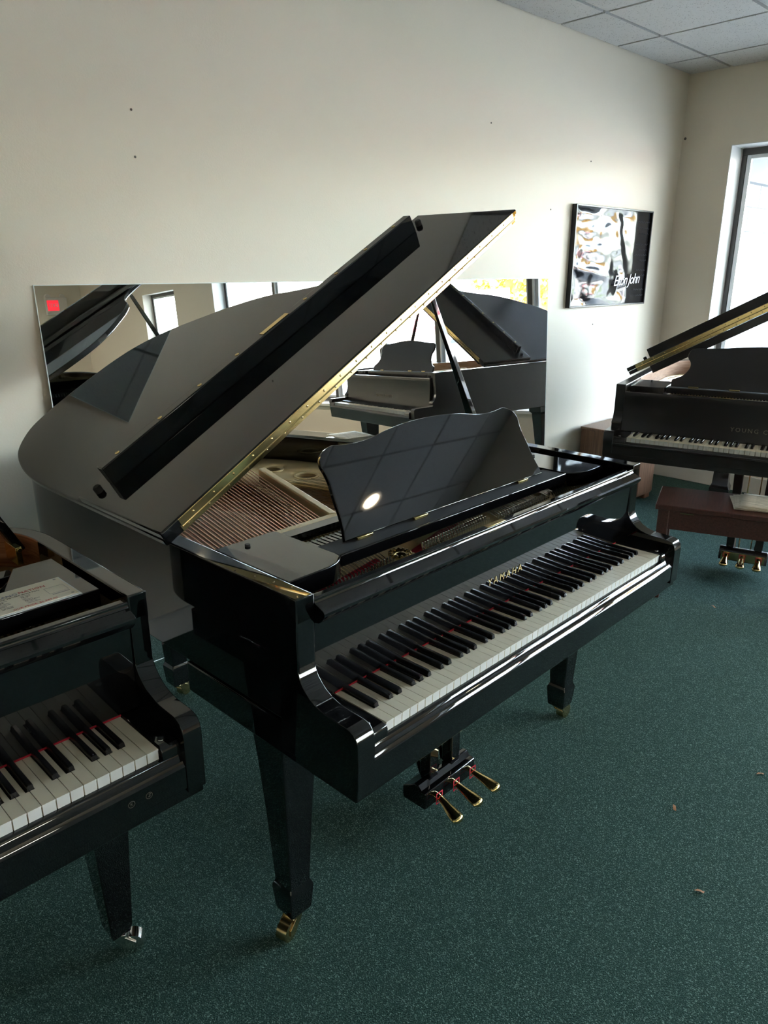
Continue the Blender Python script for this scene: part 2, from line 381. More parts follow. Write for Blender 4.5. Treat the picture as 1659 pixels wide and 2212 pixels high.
# ------------------------------------------------------------------ grand pianos
K = 0.0235; L = 52*K; ZK = 0.7365
def tile_outline(p0, p1, n): return [(p0[0]+(p1[0]-p0[0])*i/n, p0[1]+(p1[1]-p0[1])*i/n) for i in range(n)]
RIM0 = [(-.101,.139),(-.101,.45),(-.101,.8),(-.101,1.1),(-.098,1.25),(-.085,1.37),(-.06,1.46),(-.02,1.53),(.04,1.585),(.11,1.612),(.2,1.622),(.31,1.628),(.43,1.62),(.54,1.585),(.65,1.51),(.74,1.41),(.82,1.29),(.875,1.17),(.915,1.07),(.96,.98),(1.03,.89),(1.13,.82),(1.22,.765),(1.29,.695),(1.318,.62),(1.323,.54),(1.323,.4),(1.323,.139)]
LID0 = [(-.02,.56),(1.465,.56),(1.465,.66),(1.44,.74),(1.37,.82),(1.26,.885),(1.16,.94),(1.085,1.00),(1.04,1.07),(1.0,1.17),(.965,1.27),(.895,1.38),(.81,1.475),(.72,1.565),(.62,1.625),(.52,1.648),(.41,1.650),(.286,1.642),(.205,1.629),(.136,1.603),(.068,1.542),(.028,1.475),(-.004,1.366),(-.018,1.25),(-.020,1.1),(-.02,.8)]
ARM = [(.30,.629),(-.023,.629),(-.0245,.735),(-.021,.753),(-.013,.764),(-.002,.7685),(.011,.770),(.056,.771),(.075,.774),(.092,.779),(.108,.787),(.120,.797),(.131,.809),(.138,.823),(.143,.842),(.1455,.862),(.146,.885),(.143,.910),(.140,.925),(.139,.935),(.139,.985),(.30,.985)]
ARM_SQ = [(.30,.625),(.012,.625),(.004,.70),(.002,.735),(.006,.752),(.018,.761),(.10,.762),(.150,.763),(.152,.772),(.148,.780),(.150,.787),(.165,.800),(.176,.822),(.184,.850),(.187,.880),(.186,.910),(.182,.935),(.181,.982),(.30,.982)]
DESK = [(.417,0),(.409,.03),(.404,.06),(.402,.105),(.398,.14),(.400,.165),(.404,.185),(.398,.203),(.383,.217),(.360,.226),(.345,.2275),(.31,.2235),(.27,.222),(.22,.225),(.15,.2375),(.07,.2455),(0,.2475)]
DESK_R = [(.475,0),(.475,.035),(.455,.045),(.425,.062),(.405,.085),(.395,.11),(.398,.135),(.412,.155),(.415,.175),(.405,.20),(.38,.212),(.33,.214),(.25,.219),(.15,.229),(.07,.235),(0,.237)]

def offset_in(path, t):
    out = []
    for i, p in enumerate(path):
        a = path[max(i-1, 0)]; b = path[min(i+1, len(path)-1)]
        dx, dy = b[0]-a[0], b[1]-a[1]; l_ = math.hypot(dx, dy) or 1
        out.append((p[0]+dy/l_*t, p[1]-dx/l_*t))       # path runs clockwise seen from above: inside is on the right
    return out
# key shapes, shared by every piano
NAMES = 'ABCDEFG'
cutL = {'C': 0, 'D': .0095-.003, 'E': .0095-.0, 'F': 0, 'G': .0075, 'A': .009, 'B': .0105}
cutR = {'C': .0105, 'D': .0065+.003, 'E': 0, 'F': .0105, 'G': .009, 'A': .0075, 'B': 0}
keycache = {}
def white_mesh(letter, first=False, last=False):
    k = (letter, first, last)
    if k in keycache: return keycache[k]
    cl_ = 0 if first else cutL[letter]*0.8; cr_ = 0 if last else cutR[letter]*0.8
    w = K-0.0013; x0 = 0.00065
    p = [(x0, 0), (x0+w, 0), (x0+w, .0505)]
    if cr_: p += [(x0+w-cr_, .0505)]
    p += [(x0+w-cr_, .160), (x0+cl_, .160)]
    if cl_: p += [(x0+cl_, .0505)]
    p += [(x0, .0505)]
    q = []
    for a in p:
        if not q or a != q[-1]: q.append(a)
    top = prism_z(q, -0.0030, 0.0)
    body = prism_z([(a+ (0.0004 if a < K/2 else -0.0004), b+(0.0012 if b == 0 else 0)) for a, b in q], -0.024, -0.0030)
    g = join(top, body)
    me = mesh('white_key', g, [ivory, keyfront])
    for pl in me.polygons:
        if pl.normal.y < -0.9: pl.material_index = 1
    keycache[k] = me; return me
def black_mesh():
    if 'b' in keycache: return keycache['b']
    # cross-section tapers to the top and slopes at the front
    V = []; F = []
    st = [(.0510, -.001, .0058, .0050), (.0522, .0095, .0055, .0040), (.0575, .0118, .0054, .0036), (.146, .0122, .0054, .0036)]
    for y, z, wb2, wt in st:
        V += [(-wb2, y if z > 0 else y, -.002), (-wt-.0008, y, max(z-.0015, -.0018)), (-wt+.0006, y, z), (wt-.0006, y, z), (wt+.0008, y, max(z-.0015, -.0018)), (wb2, y, -.002)]
    for i in range(len(st)-1):
        for k in range(5): F.append((i*6+k, i*6+k+1, (i+1)*6+k+1, (i+1)*6+k))
    F.append((0, 1, 2, 3, 4, 5)[::1]); F.append(tuple(reversed([18+k for k in range(6)])))
    bm = bmesh.new(); vs = [bm.verts.new(v) for v in V]
    for f in F:
        try: bm.faces.new([vs[i] for i in f])
        except ValueError: pass
    bmesh.ops.recalc_face_normals(bm, faces=bm.faces)
    me = bpy.data.meshes.new('black_key'); bm.to_mesh(me); bm.free(); me.materials.append(sharp)
    me.polygons.foreach_set('use_smooth', [True]*len(me.polygons)); me.set_sharp_from_angle(angle=R(40))
    keycache['b'] = me; return me

def caster_geo(m_wheel, parent, x, y, ztop, ang):
    """swivel caster: stem, fork, wheel on the floor, trailing in direction ang"""
    dx, dy = math.cos(ang), math.sin(ang)
    ox, oy = 0.032*dx, 0.032*dy
    M = Matrix.Translation((x+ox, y+oy, 0.027)) @ Matrix.Rotation(ang, 4, 'Z') @ Matrix.Rotation(R(90), 4, 'X')
    w = part('caster_wheel', xf(lathe([(0.020, -0.016), (0.0265, -0.0145), (0.027, 0), (0.0265, 0.0145), (0.020, 0.016)], 22), M), m_wheel, parent)
    Mf = Matrix.Translation((x, y, 0)) @ Matrix.Rotation(ang, 4, 'Z')
    g = []
    for s in (-1, 1):
        pr_ = [(-0.012, ztop-0.008), (0.014, ztop-0.008), (0.042, 0.038), (0.042, 0.020), (0.030, 0.018), (0.0, ztop-0.03)]
        g.append(prism(pr_, s*0.018-0.002, s*0.018+0.002, lambda u, v, w_: (u, -w_, v)))
    g.append(box(-0.016, 0.020, -0.020, 0.020, ztop-0.012, ztop-0.004)); g.append(lathe([(0.011, ztop-0.005), (0.011, ztop+0.004)], 12))
    part('caster_fork', xf(join(*g), Mf), m_wheel, parent, 0.001)
def leg(parent, x, y, style, m, cm, ang, ztop=0.63, zbot=0.068):
    if style == 'spade':
        prof = [(ztop, .055), (.60, .054), (.5, .047), (.35, .0385), (.165, .0305), (.157, .0305), (.143, .0362), (.136, .0366), (.075, .0318), (zbot, .030)]
    elif style == 'taper':
        prof = [(ztop, .054), (.60, .053), (.085, .0268), (zbot-.006, .0225)]
    else:
        prof = [(ztop, .075), (.56, .075), (.545, .060), (.30, .046), (.19, .050), (.16, .062), (.13, .062), (.11, .045), (zbot, .040)]
    V = []; F = []
    for z, h in prof: V += [(x-h, y-h, z), (x+h, y-h, z), (x+h, y+h, z), (x-h, y+h, z)]
    for i in range(len(prof)-1):
        for k in range(4): F.append((i*4+k, (i+1)*4+k, (i+1)*4+(k+1) % 4, i*4+(k+1) % 4))
    F.append((0, 1, 2, 3)); n = len(prof)-1; F.append((n*4+3, n*4+2, n*4+1, n*4))
    lg = part('leg', (V, F), m, parent, 0.0025, 2, angle=20)
    caster_geo(cm, lg, x, y, zbot, ang)
    return lg

def grand_piano(name, label, loc, rotz, e, t, m, style):
    """piano frame: x along the keys from bass to treble, key fronts at y = 0, z up from the floor"""
    P = thing(name, label, 'piano', loc, rotz, style.get('group'))
    sx = (L+2*e)/1.424
    fx = lambda x: (x+.101)*sx-e
    inner_m = style.get('inner', m); zb = style.get('zrim', .70)
    arm = style.get('arm', ARM); yr = [a for a, b in arm if b > .98][0]
    rim = smoothpath([(fx(a), max(b, yr)) for a, b in RIM0], 4)
    inn = offset_in(rim, t)
    inn[0] = (rim[0][0]+t, rim[0][1]); inn[-1] = (rim[-1][0]-t, rim[-1][1])
    n = len(rim); zt = .985
    V = [(a, b, zb) for a, b in rim]+[(a, b, zt) for a, b in rim]+[(a, b, zt) for a, b in inn]+[(a, b, zb) for a, b in inn]
    F = []
    for i in range(n-1):
        F += [(i, n+i, n+i+1, i+1), (n+i, 2*n+i, 2*n+i+1, n+i+1), (2*n+i, 3*n+i, 3*n+i+1, 2*n+i+1), (3*n+i, i, i+1, 3*n+i+1)]
    F += [(0, 3*n, 2*n, n), (n-1, 2*n-1, 3*n-1, 4*n-1)]
    rm = part('case_rim', (V, F), [m, inner_m], P, 0.0035, 3, angle=30)
    for pl in rm.data.polygons:
        if pl.index < 4*(n-1) and pl.index % 4 == 2 and pl.center.y > .56: pl.material_index = 1
    # cheeks: the arms either side of the keyboard
    arm = style.get('arm', ARM); ash = style.get('arm_dz', 0)
    armp = [(a, b+(ash if .64 < b < .83 else 0)) for a, b in arm]
    yf = max(min(a for a, b in armp), -1)
    yr = [a for a, b in arm if b > .98][0]
    for s, x0 in ((-1, -e), (1, L+e-t)):
        ap = [(a, b) for a, b in armp if a < .29]
        ap = [(yr-.0005 if False else a, b) for a, b in ap]
        poly = ap+[(.142 if style.get('arm') is None else .1815, ap[-1][1]), (.142 if style.get('arm') is None else .20, .90), (.20, .70), (.20, ap[0][1])]
        poly = ap[:-1]+[(yr, .985 if style.get('arm') is None else .982)]+[(yr+.003, .985), (.20, .90), (.20, .629)]
        part('arm', prism_x(poly, x0, x0+t), m, P, 0.0035, 3, angle=28)
        kb0, kb1 = (x0+t, -0.0025) if s < 0 else (L+0.0025, x0)
        kbp = [(.148, .70), (.148, .738), (.006, .738), (-.004, .735), (-.0075, .728), (-.0075, .70)]
        kb = part('key_block', prism_x(kbp, kb0, kb1), m, P, 0.002)
        part('block_screw', cyl(((kb0+kb1)/2-.004, .022, .737), .0075, .003, 16), style.get('screw', chrome), kb, 0.001)
        if style.get('scroll', True):
            cx0, cx1 = (x0+t, x0+t+.022) if s < 0 else (x0-.022, x0)
            cp = [(.146, .74), (.146, .792), (.142, .800), (.125, .803), (.11, .80), (.10, .79), (.094, .775), (.09, .74)]
    # key bed, key slip
    yb0 = yf+.002
    part('key_bed', box(-e+.002, L+e-.002, yb0+.006, .56, .612, .690), m, P, 0.003)
    ks = [(.012, .640), (-.0215+max(0, yf+.0245), .640), (-.0215+max(0, yf+.0245), .688), (-.018+max(0, yf+.0245), .6925), (-.016+max(0, yf+.02), .699), (-.011, .7025), (-.0075, .712), (-.002, .7145), (.004, .7145), (.012, .706)]
    if yf > -.01: ks = [(.03, .640), (.006, .640), (.006, .690), (-.012, .694), (-.014, .700), (-.008, .704), (-.006, .712), (-.002, .7145), (.004, .7145), (.03, .706)]
    part('key_slip', prism_x(ks, -e+t, L+e-t), m, P, 0.0012)
    # keyboard: frame, felt, 52 white and 36 black keys
    kf = part('keyboard', box(0.0, L, .010, .165, .690, .711), feltb, P)
    letters = [NAMES[i % 7] for i in range(52)]
    for i, c_ in enumerate(letters):
        obj('white_key', white_mesh(c_, i == 0, i == 51), kf, (i*K, 0, ZK+random.uniform(-.0002, .0002)))
    off = {'C': -.002, 'D': .002, 'F': -.0025, 'G': 0, 'A': .0025}
    for i, c_ in enumerate(letters[:-1]):
        if c_ in off: obj('black_key', black_mesh(), kf, ((i+1)*K+off[c_], 0, ZK))
    # fallboard with its rounded nose rail
    zfb = style.get('fall_top', .975)
    fb = [(.1475, .741), (.1415, .921), (.128, .924), (.114, .9375), (.1105, .943), (.1105, .949), (.1135, .9535), (.120, .956), (.137, .9625), (.139, .9665), (.139, .972), (.1415, .9745), (.156, .9745), (.158, .970), (.158, .93), (.160, .741)]
    if style.get('arm'): fb = [(a+.02, b) for a, b in [(.132, .741), (.150, .925), (.147, .940), (.150, .948), (.165, .950), (.176, .946), (.176, .741)]]
    fbo = part('fallboard', prism_x(fb, -e+t+.001, L+e-t-.001), m, P, 0.0008, 2, angle=32)
    if not style.get('arm'): part('felt_strip', box(-.001, L+.001, .1462, .1478, ZK+.0005, ZK+.0042), red, P)
    tx = style.get('text')
    if tx:
        s_, size, x_, z_, fm, ydir = tx
        g = text_geo(s_, size, 0.0006, space=style.get('space', 1.5))
        part('fallboard_lettering', xf(g, plane_M((x_, ydir[0], z_), (1, 0, 0), (0, ydir[1], 1))), fm, fbo)
    # iron plate, soundboard, strings, pins
    zpl = .893
    ring = [p for p in offset_in(rim, t+.004)]
    ring[0] = (rim[0][0]+t+.004, .21); ring[-1] = (rim[-1][0]-t-.004, .21)
    ring = [p for p in ring if p[1] >= .205]
    part('soundboard', prism_z(ring, .842, .85), sndb, P)
    def hole(cx, cy, r): return [(cx+r*math.cos(2*math.pi*k/24), cy+r*math.sin(2*math.pi*k/24)) for k in range(24)]
    A1 = [(fx(a), b) for a, b in [(-.035, .585), (.345, .585), (.355, .62), (.49, 1.05), (.44, 1.22), (.36, 1.40), (.24, 1.50), (.12, 1.49), (.03, 1.42), (-.02, 1.25), (-.035, 1.0)]]
    A2 = [(fx(a), b) for a, b in [(.395, .585), (.70, .585), (.70, .70), (.60, .98), (.545, 1.00), (.51, .95), (.41, .64)]]
    A3 = [(fx(a), b) for a, b in [(.75, .585), (1.10, .585), (1.05, .66), (.90, .78), (.75, .90)]]
    outer = list(ring)
    holes = [smoothpath(A1, 3, True), smoothpath(A2, 3, True), smoothpath(A3, 3, True), hole(fx(.656), 1.182, .030), hole(fx(.686), 1.031, .034)]
    pl = part('iron_plate', fill_holes(outer, holes, zpl), style.get('plate', gold), P)
    so = pl.modifiers.new('solid', 'SOLIDIFY'); so.thickness = .012; so.offset = 0
    for cx, cy, r in ((.656, 1.182, .030), (.686, 1.031, .034)):
        part('plate_ring', xf(lathe([(r-.001, -.006), (r-.001, .006), (r+.004, .010), (r+.010, .009), (r+.014, 0)], 28, False), Matrix.Translation((fx(cx), cy, zpl))), style.get('plate', gold), pl)
    def bar(p, q, w, z0, z1):
        d = Vector((q[0]-p[0], q[1]-p[1])).normalized()*1.0; nx, ny = -d.y*w/2, d.x*w/2
        return prism_z([(p[0]+nx, p[1]+ny), (p[0]-nx, p[1]-ny), (q[0]-nx, q[1]-ny), (q[0]+nx, q[1]+ny)], z0, z1)
    part('plate_strut', join(bar((fx(.375), .555), (fx(.535), 1.08), .026, zpl, .948)), style.get('plate', gold), pl, 0.005, 3)
    part('plate_strut', join(bar((fx(.725), .555), (fx(.725), .98), .024, zpl, .940)), style.get('plate', gold), pl, 0.005, 3)
    part('plate_bar', join(box(fx(-.03), fx(.395), .535, .562, zpl, .946), box(fx(.395), fx(1.24), .535, .556, zpl, .930)), style.get('plate', gold), pl, 0.004, 3)
    bs = []; ts_ = []
    for i in range(32):
        f0 = i/31; xa = fx(-.025+f0*.365); ya = .585; d = .20+.14*f0
        yb = 1.05+.32*math.sin(math.pi*min(1, .25+.6*f0))
        yb = min(yb, 1.42-.1*(1-f0)); xb = xa+d*(yb-ya)
        r = .0027-.0009*f0
        bs.append(tube([(xa, ya-.03, .936), (xb, yb, .930)], r, 5))
    for i in range(90):
        f0 = i/89; xa = fx(.36+f0*.84); ya = .585; yb = 1.25-.62*f0; d = -.34+.28*f0
        yb = max(yb, .62)
        if i % 3 != 2: ts_.append(tube([(xa, ya-.03, .912), (xa+d*(yb-ya), yb, .908)], .0007, 4))
    o = part('bass_strings', join(*bs), copper, P); o['kind'] = 'stuff'
    o = part('treble_strings', join(*ts_), steel, P); o['kind'] = 'stuff'
    fs = []; pins = []; nut = []
    clusters = [(.075, .30, .2355, .262, .271, .313), (.42, .70, .252, .276, .276, .356), (.745, .985, .252, .262, .30, .335), (1.02, 1.165, .258, .262, .30, .33)]
    for (xa, xb, ya, yb, fa, fb_) in clusters:
        nn = int((xb-xa)/.0115)
        for i in range(nn+1):
            f0 = i/max(nn, 1); x_ = xa+(xb-xa)*f0; y_ = ya+(yb-ya)*f0
            for r_ in range(3):
                if r_ == 2 and xa < .3: continue
                px2, py2 = x_+r_*.0036, y_+r_*.0145
                pins.append(xf(lathe([(.0032, zpl), (.0032, zpl+.022), (.0026, zpl+.027)], 6), Matrix.Translation((fx(px2), py2, 0))))
                fs.append(tube([(fx(px2), py2+.003, zpl+.014), (fx(px2+.02), fa+(fb_-fa)*f0+.02, zpl+.015), (fx(px2+.05), .535, zpl+.03)], .0008, 4))
    o = part('tuning_pins', join(*pins), chrome if style.get('pins') is None else style['pins'], P); o['kind'] = 'stuff'
    o = part('string_tails', join(*fs), steel if style.get('pins') is None else agedbrass, P); o['kind'] = 'stuff'
    part('string_felt', join(bar((fx(.055), .2665), (fx(.30), .314), .017, zpl, zpl+.013)), red, P, 0.005, 2)
    part('string_felt', join(bar((fx(.395), .283), (fx(.675), .362), .026, zpl, zpl+.011)), red, P, 0.005, 2)
    if style.get('emblem'):
        em = part('plate_boss', prism_z([(fx(.31), .245), (fx(.39), .245), (fx(.41), .345), (fx(.33), .345)], zpl, zpl+.010), style.get('plate', gold), pl, 0.004)
        gs = [lathe([(.030, .0), (.030, .004), (.026, .0065), (.022, .004), (.015, .005), (.010, .008), (.003, .009)], 28, False)]
        for k in range(14):
            a = 2*math.pi*k/14
            gs.append(xf(lathe([(.0045, 0), (.004, .006), (.0015, .008)], 6), Matrix.Translation((.026*math.cos(a), .026*math.sin(a), .002))))
        part('cast_emblem', xf(join(*gs), Matrix.Translation((fx(.357), .293, zpl+.010))), agedbrass, em)
        part('serial_plate', box(fx(.506), fx(.582), .1395, .1545, .9742, .9760), brass, fbo, 0.0006)
    # damper rail and dampers
    part('damper_rail', box(fx(.13), fx(1.20), .485, .525, .930, .952), black, P, 0.002)
    dm = []; 
    for i in range(66):
        x_ = fx(.145)+i*.0152*sx
        dm.append(box(x_, x_+.0115, .372, .432, .925, .948)); 
    o = part('dampers', join(*dm), black, P, 0.001); o['kind'] = 'stuff'
    o = part('damper_felts', join(*[box(fx(.145)+i*.0152*sx+.002, fx(.145)+i*.0152*sx+.0095, .432, .455, .925, .940) for i in range(66)]), feltw, P); o['kind'] = 'stuff'
    # music shelf, its end blocks and the desk
    blk = [(-.040, .497), (.128, .499), (.133, .49), (.134, .285), (.130, .266), (.118, .251), (.098, .241), (.070, .2345), (-.040, .2335)]
    sb = style.get('block', True)
    if sb:
        for fl in (0, 1):
            pts = [((fx(a) if not fl else L-fx(a)), b) for a, b in blk]
            if not fl: pts = [(max(a, -e+t+.006), b) for a, b in pts]
            else: pts = [(min(a, L+e-t-.006), b) for a, b in pts]
            b_ = part('shelf_block', prism_z(pts, .930, .9745), m, P, 0.002)
            kx = fx(.024) if not fl else L-fx(.024)
            part('rubber_button', cyl((kx, .459, .974), .0065, .006, 12), rubber, b_, 0.001)
        part('music_shelf', join(box(fx(.135), L-fx(.135), .272, .350, .957, .972)), feltb if style.get('desk') else m, P, 0.003)
        part('shelf_lip', box(fx(.135), L-fx(.135), .266, .2715, .945, .9735), m, P, 0.002)
    else:
        pts = [(-e+t+.006, .235), (L+e-t-.010, .235), (L+e-t-.010, .465), (1.168, .463), (1.135, .40), (1.105, .365), (1.07, .355), (-e+t+.006, .355)]
        part('music_shelf', prism_z(pts, .940, .9745), m, P, 0.002)
    dk = style.get('desk')
    if dk:
        th = R(style.get('desk_tilt', 30)); half = smoothpath(dk, 4)
        outl = [(a, b) for a, b in half]+[(-a, b) for a, b in reversed(half[:-1])]
        cy, sy = math.cos(th), math.sin(th); y0, z0 = .320, .9745
        if style.get('arm'): y0 = .315
        g = prism(outl, -.006, .006, lambda u, v, w_: (L/2+u, y0+v*sy-w_*cy, z0+v*cy+w_*sy))
        dko = part('music_desk', g, m, P, 0.0022, 3)
        for u in (-.36, -.16, .30):
            part('desk_hinge', xf(box(-.025, .025, -.004, .004, -.004, .004), Matrix.Translation((L/2+u, y0-.010, z0+.002))), brass, dko, 0.001)
    # lid, raised on its bass-side hinge, front flap folded back on it
    if style.get('lid', True):
        th = R(29.3); sd_ = Vector((math.cos(th), 0, math.sin(th))); nn_ = Vector((-math.sin(th), 0, math.cos(th))); b0 = Vector((-e, 0, 1.0-.004))
        f = lambda s, y, h: tuple(b0+sd_*s+nn_*h+Vector((0, y, 0)))
        ss = sx
        lid = part('lid', prism([(a*ss, b) for a, b in ([LID0[0]]+smoothpath(LID0[1:], 4)[:-1]+[LID0[-1]])], 0, .021, lambda u, v, w_: f(u, v, w_)), style.get('lidmat', m), P, 0.004, 3, angle=25)
        fl = part('lid_flap', prism([(-.02*ss, .548), (1.462*ss, .548), (1.462*ss, .950), (-.02*ss, .950)], .0225, .0440, lambda u, v, w_: f(u, v, w_)), style.get('lidmat', m), P, 0.004, 3)
        lip = prism([(.865, .044), (.896, .044), (.900, .098), (.869, .098)], .050*ss, 1.345*ss, lambda v, h, s: (b0+sd_*s+nn_*h+Vector((0, v, 0))).to_tuple())
        V_, F_ = lip
        lp = part('flap_lip', (V_, [tuple(reversed(q)) for q in F_]) if False else lip, style.get('lidmat', m), fl, 0.003, 3)
        M = Matrix((sd_, Vector((0, 1, 0)), nn_)).transposed().to_4x4()
        for k in range(9):
            s = (.110+k*.1450)*ss
            mm_ = M.copy(); mm_.translation = b0+sd_*s+nn_*.0978+Vector((0, .884, 0))
            part('screw_cup', xf(lathe([(.0065, 0), (.0065, .0012), (.0045, .0016), (.003, .0006)], 14), mm_), brass, lp)
        if style.get('emblem'):
            mm_ = M.copy(); mm_.translation = b0+sd_*.700*ss+nn_*.0985+Vector((0, .884, 0))
            part('maker_plate', xf(box(-.055, .055, -.009, .009, 0, .0012), mm_), brass, lp, 0.0004)
        for s in (.018, 1.385):
            mm_ = M.copy(); mm_.translation = b0+sd_*s*ss+nn_*.0435+Vector((0, .892 if s < 1 else .885, 0))
            part('rubber_bumper', xf(lathe([(.011, 0), (.011, .014), (.008, .018)], 14), mm_), rubber, fl)
        # brass piano hinge along the fold
        hb = []
        seglen = 1.40*ss/6
        for h, nm in ((.0110, 'hinge_leaf'), (.0330, 'hinge_leaf')):
            hl = part(nm, prism([(h-.0088, .5445), (h+.0088, .5445), (h+.0088, .5475), (h-.0088, .5475)], .03*ss, 1.435*ss, lambda hh, y, s: (b0+sd_*s+nn_*hh+Vector((0, y+(.0125 if h < .02 else 0), 0))).to_tuple()), brass, lid, 0)
            rv = []
            for k in range(22):
                s = (.05+k*.0655)*ss+(.0 if h < .02 else .02)
                mm_ = Matrix((sd_, nn_, Vector((0, -1, 0)))).transposed().to_4x4(); mm_.translation = b0+sd_*s+nn_*h+Vector((0, .5445+(.0125 if h < .02 else 0), 0))
                rv.append(xf(lathe([(.0032, 0), (.0030, .0010), (.0012, .0018)], 8), mm_))
            o = part('hinge_screws', join(*rv), agedbrass, hl)
        part('hinge_knuckle', tube([(b0+sd_*.03*ss+nn_*.0218+Vector((0, .5465, 0))).to_tuple(), (b0+sd_*1.435*ss+nn_*.0218+Vector((0, .5465, 0))).to_tuple()], .0030, 8), brass, lid)
        if style.get('batten'):
            part('lid_batten', prism([(.60, -.045), (.63, -.045), (.63, -.001), (.60, -.001)], .09, 1.20, lambda v, h, s: (b0+sd_*s+nn_*h+Vector((0, v, 0))).to_tuple()), style.get('lidmat', m), lid, 0.003)
        # prop stick
        py_ = style.get('prop_y', .74); pb = Vector((fx(1.292 if py_ > .7 else 1.262), py_, .955)); pt = Vector((fx(.955), py_, 1.568))
        d = (pt-pb).normalized()
        M = plane_M(pb, Vector((0, 1, 0)), d)
        ln = (pt-pb).length
        ps = prism([(-.017, 0), (.017, 0), (.021, .05), (.022, .15), (.021, .17), (.018, .24), (.0135, ln-.03), (.009, ln)], -.010, .010, lambda u, v, w_: tuple(M @ Vector((u, v, w_))))
        pr_ = part('prop_stick', ps, m, P, 0.003)
        part('prop_hinge', join(box(fx(1.262)-.02, fx(1.276)-.02, py_-.035, py_+.035, .93, .972), tube([(fx(1.27)-.02, py_-.04, .966), (fx(1.27)-.02, py_+.04, .966)], .006, 10)), brass, pr_, 0.001)
    # legs
    ls = style.get('leg', 'spade'); cm = style.get('caster', agedbrass)
    ca = style.get('cast_ang', (R(195), R(20), R(35)))
    leg(P, style.get('lx', -.014), style.get('ly', .303), ls, m, cm, ca[0])
    leg(P, L-style.get('lx', -.014), style.get('ly', .303), ls, m, cm, ca[1])
    leg(P, fx(.352), 1.44, ls, m, cm, ca[2], ztop=.72)
    # beams under the soundboard
    part('beam', bar((fx(.25), .55), (fx(.33), 1.50), .09, .70, .83), m if style.get('arm') else black, P, 0.004)
    part('beam', bar((fx(.75), .55), (fx(.50), 1.48), .09, .70, .83), m if style.get('arm') else black, P, 0.004)
    part('wrest_plank', box(-e+t+.002, L+e-t-.002, .19, .55, .80, .846), sndb, P)
    # lyre with three pedals
    ly = part('lyre', join(), m, P) if False else None
    bx_ = [(.308, .046), (.395, .046), (.398, .060), (.398, .088), (.372, .103), (.352, .118), (.340, .118), (.325, .104), (.310, .103), (.3075, .098)]
    if style.get('lyre') == 'flat': bx_ = [(.318, .050), (.40, .050), (.40, .105), (.345, .122), (.33, .118), (.318, .095)]
    lw = .120
    lyre = part('lyre_box', prism_x(bx_, L/2-lw, L/2+lw), m, P, 0.003)
    for s in (-1, 1):
        xa = L/2+s*.052
        if style.get('lyre') == 'flat':
            pst = prism([(.612, xa-.0+s*.030-.024), (.612, xa+s*.030+.024), (.12, xa+s*.018+.019), (.12, xa+s*.018-.019)], .335, .375, lambda z, x, y: (x, y, z))
        else:
            pst = prism([(.615, xa-.026), (.615, xa+.024), (.50, xa+.022), (.11, xa+.020), (.11, xa-.020), (.47, xa-.022), (.56, xa-.040*(-s if s < 0 else 1) if False else xa-.024)], .332, .372, lambda z, x, y: (x, y, z))
        part('lyre_post', pst, m, P, 0.003)
    part('lyre_plate', box(L/2-.11, L/2+.11, .28, .45, .600, .614), m, P, 0.002)
    for s in (-1, 1):
        part('lyre_brace', tube([(L/2+s*.05, .385, .10), (L/2+s*.10, .54, .63)], .006, 8), m, P)
        part('pedal_rod', tube([(L/2+s*.03, .392, .10), (L/2+s*.03, .392, .62)], .0035, 8), brass, P)
    if style.get('lyre') == 'flat':
        part('lyre_box_face', box(L/2-.108, L/2+.108, .3155, .3185, .055, .100), agedbrass, lyre, 0.001)
    for k, xo in enumerate((-.081, 0, .081)):
        bend = (-.014, 0, .008)[k] if style.get('arm') is None else 0
        path = [(L/2+xo, .345, .086), (L/2+xo, .305, .086), (L/2+xo, .288, .084), (L/2+xo+bend*.3, .262, .079), (L/2+xo+bend*.7, .236, .072), (L/2+xo+bend, .212, .066), (L/2+xo+bend*1.1, .198, .063), (L/2+xo+bend*1.12, .192, .0625)]
        pd = part('pedal', tube(smoothpath(path, 3), [r for r in [a for a in (.0105, .0105, .0105, .0105, .0105, .0105, .0110, .0115, .0122, .013, .0142, .016, .0178, .0196, .0208, .0215, .0218, .021, .019, .0155, .0115, .005)]], 14, 0.55), brass, P)
        part('pedal_felt', join(box(L/2+xo-.0145, L/2+xo+.0145, .2855, .2870, .064, .067), box(L/2+xo-.0145, L/2+xo+.0145, .2855, .2870, .099, .102), box(L/2+xo-.0145, L/2+xo-.0118, .2855, .2870, .067, .099), box(L/2+xo+.0118, L/2+xo+.0145, .2855, .2870, .067, .099)), red, pd)
    return P

grand_piano('grand_piano', 'polished black grand piano with brass-hinged lid raised before the leaning mirror, music desk up',
    (0, 0, 0), PSI, .1009, .0457, black,
    dict(desk=DESK, emblem=True, text=('YAMAHA', .0285, .600, .8185, goldleaf, (.1438, -.035)), cast_ang=(R(195), R(0), R(20))))
pl = grand_piano('grand_piano', 'polished black grand piano with a cream price card on its music shelf and tapered legs',
    (-1.582, .188, 0), .033, .077, .038, black,
    dict(leg='taper', prop_y=.625, inner=innerwood, plate=gold, pins=agedbrass, block=False, arm_dz=.012, lx=.002, ly=.315, caster=chrome, cast_ang=(R(200), R(-35), R(30))))
pr_ = grand_piano('grand_piano', 'dull dark satin grand piano behind the mahogany bench near the shop window',
    (2.668, .971, 0), -1.297, .120, .052, satin,
    dict(leg='block', arm=ARM_SQ, desk=DESK_R, desk_tilt=22, inner=paleinner, batten=True, zrim=.66, lyre='flat', text=('YOUNG CHANG', .030, .611, .803, dimgold, (.1565, .10)), space=1.35, lx=-.05, ly=.33))

